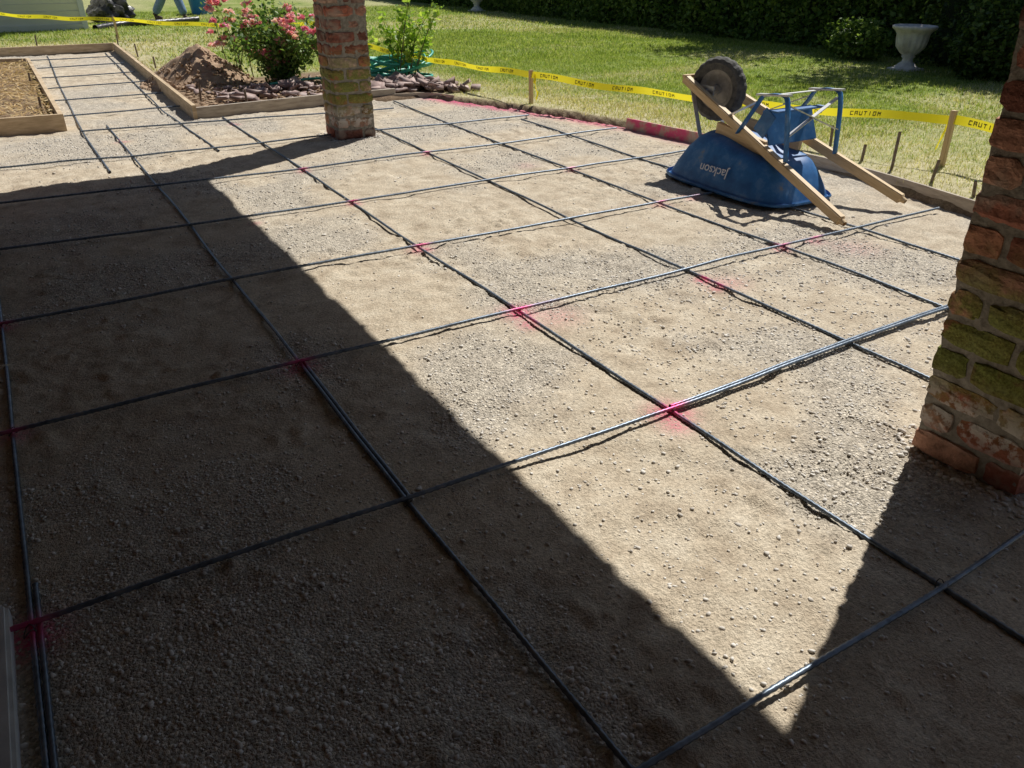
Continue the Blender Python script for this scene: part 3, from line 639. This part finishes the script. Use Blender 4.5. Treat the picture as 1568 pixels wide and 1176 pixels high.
for k in range(9):
    t=np.linspace(0,2*np.pi*1.02,50); r0=.32+.08*rng.uniform(-1,1); ox,oy=rng.normal(0,.05,2)
    L.append(tube_mesh(np.stack([3.42+ox+r0*1.25*np.cos(t),7.85+oy+r0*.9*np.sin(t),.10+k*.022+.05*np.sin(t*2+k)],1),.016,6))
P=smooth([(3.2,7.8,.1),(3.6,7.4,.09),(3.8,7.6,.08),(3.5,8.1,.08),(4.,8.3,.07)]); L.append(tube_mesh(P,.015,6))
P=smooth([(3.1,7.8,.12),(2.6,7.6,.12),(2.3,7.8,.1),(1.8,7.6,.1)]); L.append(tube_mesh(P,.015,6))
V,F=join_soups(L); mk('garden_hose',V,F,HOSE,smooth=True)
# ------------------------------------------------------------------ shed
shed=empty('garden_shed')
for i in range(18):
    z=.12+i*.13; box('clapboard',(-2.16,17.0+.012,z+.065),(6.0,.04,.128),SHEDM,shed,rot=(math.radians(5),0,0))
box('skirt_board',(-2.16,16.97,.08),(6.1,.05,.12),SHEDM,shed); box('corner_trim',(.86,16.98,1.2),(.1,.09,2.5),WHITE,shed)
box('shed_body',(-2.16,18.55,1.2),(5.98,3.0,2.36),SHEDM,shed); box('shed_roof',(-2.16,18.5,2.5),(6.6,3.7,.12),SHING,shed)
# ------------------------------------------------------------------ person walking, by the shed
def skin_body(name,verts,edges,radii,mat,root,parent):
    me=bpy.data.meshes.new(name); me.from_pydata(verts,edges,[]); ob=bpy.data.objects.new(name,me); COL.objects.link(ob)
    md=ob.modifiers.new('skin','SKIN'); 
    for i,rr in enumerate(radii):
        v=me.skin_vertices[0].data[i]; v.radius=rr if isinstance(rr,tuple) else (rr,rr); v.use_root=(i==root)
    md.use_smooth_shade=True; s=ob.modifiers.new('sub','SUBSURF'); s.levels=2; s.render_levels=2
    me.materials.append(mat); ob.parent=parent; return ob
per=empty('walking_person')
DEN=simple('blue_denim',[(.3,(.10,.18,.32)),(.7,(.22,.33,.5))],30,.9,.4,.006); SHIRT=simple('grey_shirt',[(.3,(.13,.14,.16)),(.7,(.2,.21,.24))],10,.9,.4,.01)
SKIN=simple('skin',[(.3,(.42,.24,.16)),(.7,(.52,.31,.22))],10,.55,.1,.002); BOOT=simple('boots',[(.3,(.05,.035,.025)),(.7,(.1,.07,.05))],10,.7,.2,.003); HAIR=simple('hair',[(.3,(.03,.02,.015)),(.7,(.07,.05,.035))],60,.7,.5,.004)
px,py=2.74,18.6; fd=Vector((.59,-.80,0)).normalized(); sd_=Vector((-fd.y,fd.x,0))
def Pp(f,s,z): v=Vector((px,py,0.04))+fd*f+sd_*s; return (v.x,v.y,v.z+z)
skin_body('trousers',[Pp(0,0,.98),Pp(.0,.1,.93),Pp(.17,.11,.52),Pp(.33,.1,.12),Pp(0,-.1,.93),Pp(.0,-.11,.50),Pp(-.32,-.1,.14),Pp(0,0,1.08)],[(0,1),(1,2),(2,3),(0,4),(4,5),(5,6),(0,7)],[.14,.12,.10,.09,.12,.10,.09,.14],DEN,0,per)
skin_body('shirt',[Pp(.0,0,1.06),Pp(.02,0,1.3),Pp(.03,0,1.5),Pp(.03,.19,1.5),Pp(.0,.25,1.28),Pp(.03,-.19,1.5),Pp(.05,-.25,1.28),Pp(.03,0,1.58)],[(0,1),(1,2),(2,3),(3,4),(2,5),(5,6),(2,7)],[(.16,.13),(.17,.13),(.13,.11),.08,.06,.08,.06,.07],SHIRT,0,per)
for s,f2 in ((.25,.0),(-.25,.05)):
    ff=f2+( .14 if s<0 else -.08); h=Pp(ff+.04,s,.98)
    skin_body('forearm_and_hand',[Pp(f2,s,1.29),Pp(ff,s,1.06),h,Pp(ff+.06,s,.92)],[(0,1),(1,2),(2,3)],[.045,.035,(.04,.022),(.038,.018)],SKIN,0,per)
    for q,(o,l) in enumerate(((-.03,.07),(-.01,.08),(.01,.075),(.03,.06))):
        skin_body('finger',[Pp(ff+.06+o,s,.92),Pp(ff+.07+o,s,.92-l*.5),Pp(ff+.06+o,s*.96,.92-l)],[(0,1),(1,2)],[.010,.009,.008],SKIN,0,per)
    skin_body('thumb',[Pp(ff+.06,s*.97,.98),Pp(ff+.1,s*.92,.94),Pp(ff+.11,s*.9,.90)],[(0,1),(1,2)],[.012,.011,.009],SKIN,0,per)
skin_body('head',[Pp(.03,0,1.56),Pp(.05,0,1.66),Pp(.06,0,1.74),Pp(.05,0,1.81),Pp(.15,0,1.71)],[(0,1),(1,2),(2,3),(2,4)],[.055,.075,.09,.075,.02],SKIN,1,per)
skin_body('hair',[Pp(.0,0,1.72),Pp(.02,0,1.80),Pp(.06,0,1.83)],[(0,1),(1,2)],[.085,.088,.07],HAIR,0,per)
for (f,s,z) in ((.33,.1,.0),(-.32,-.1,.02)):
    skin_body('boot',[Pp(f-.03,s,z+.05),Pp(f+.08,s,z+.045),Pp(f+.18,s,z+.035),Pp(f,s,z+.14)],[(0,1),(1,2),(0,3)],[.05,.048,.042,.06],BOOT,0,per)
BAG=simple('black_plastic',[(.3,(.02,.02,.022)),(.7,(.06,.06,.065))],6,.35,.5,.03)
bm=bmesh.new(); bmesh.ops.create_icosphere(bm,subdivisions=4,radius=1)
for v in bm.verts:
    c=v.co.copy(); k=1+.22*math.sin(c.x*7+c.y*5)*math.sin(c.z*6+c.y*3)+.06*math.sin(c.x*19+c.z*17)
    v.co=Vector((c.x*.42*k,c.y*.35*k,max(c.z,-.6)*.34*k)); 
me=bpy.data.meshes.new('rubbish_bag'); bm.to_mesh(me); bm.free(); me.materials.append(BAG); o=bpy.data.objects.new('rubbish_bag',me); COL.objects.link(o); o.location=(1.55,18.6,.24)
P=smooth([(1.0,16.7,.08),(1.6,17.3,.1),(2.3,17.4,.1),(3.2,18.0,.1)]); V,F=tube_mesh(P,.06,10,lambda i:np.where(i%2==0,.062,.052)); mk('drain_pipe',V,F,BAG)
V=[];F=[];n=24
for r_,z in ((.24,.04),(.30,.5),(.33,.51),(.33,.54),(.29,.54),(.23,.1)):
    for i in range(n): V.append((3.85+r_*math.cos(6.283*i/n),20.6+r_*math.sin(6.283*i/n),z))
for a in range(5):
    for i in range(n): F.append((a*n+i,a*n+(i+1)%n,(a+1)*n+(i+1)%n,(a+1)*n+i))
mk('plastic_tub',V,F,simple('blue_plastic',[(.3,(.02,.14,.4)),(.7,(.03,.2,.5))],4,.4,0),smooth=True)
# ------------------------------------------------------------------ light, world, camera
el=math.radians(51.5); az=math.atan2(.898,.44)
S=Vector((math.cos(el)*math.sin(az),math.cos(el)*math.cos(az),math.sin(el)))
sl=bpy.data.lights.new('sun','SUN'); sl.energy=5.0; sl.angle=math.radians(.53); sl.color=(1,.96,.89)
so=bpy.data.objects.new('sun',sl); COL.objects.link(so); so.rotation_euler=S.to_track_quat('Z','Y').to_euler(); so.location=(20,10,30)
w=bpy.data.worlds.new('World'); sc.world=w; w.use_nodes=True; nt=w.node_tree; sk=nt.nodes.new('ShaderNodeTexSky'); sk.sky_type='NISHITA'; sk.sun_disc=False
sk.sun_elevation=el; sk.sun_rotation=az; nt.links.new(sk.outputs[0],nt.nodes['Background'].inputs[0]); nt.nodes['Background'].inputs[1].default_value=.052
pitch,roll,yaw=.5088,.0078,-.5525
Fv=Vector((-math.sin(yaw)*math.cos(pitch),math.cos(yaw)*math.cos(pitch),-math.sin(pitch))); R=Vector((math.cos(yaw),math.sin(yaw),0)); U=R.cross(Fv)
R2=R*math.cos(roll)+U*math.sin(roll); U2=R2.cross(Fv)
cam=bpy.data.cameras.new('camera'); cam.sensor_width=36; cam.lens=1177.95/1568*36; cam.clip_end=1000; cam.clip_start=.02
co=bpy.data.objects.new('camera',cam); COL.objects.link(co)
mt=Matrix((R2,U2,-Fv)).transposed().to_4x4(); mt.translation=Vector((-.6758,-1.6606,1.3874)); co.matrix_world=mt; sc.camera=co
sc.view_settings.view_transform='Standard'; sc.view_settings.look='None'; sc.view_settings.exposure=0
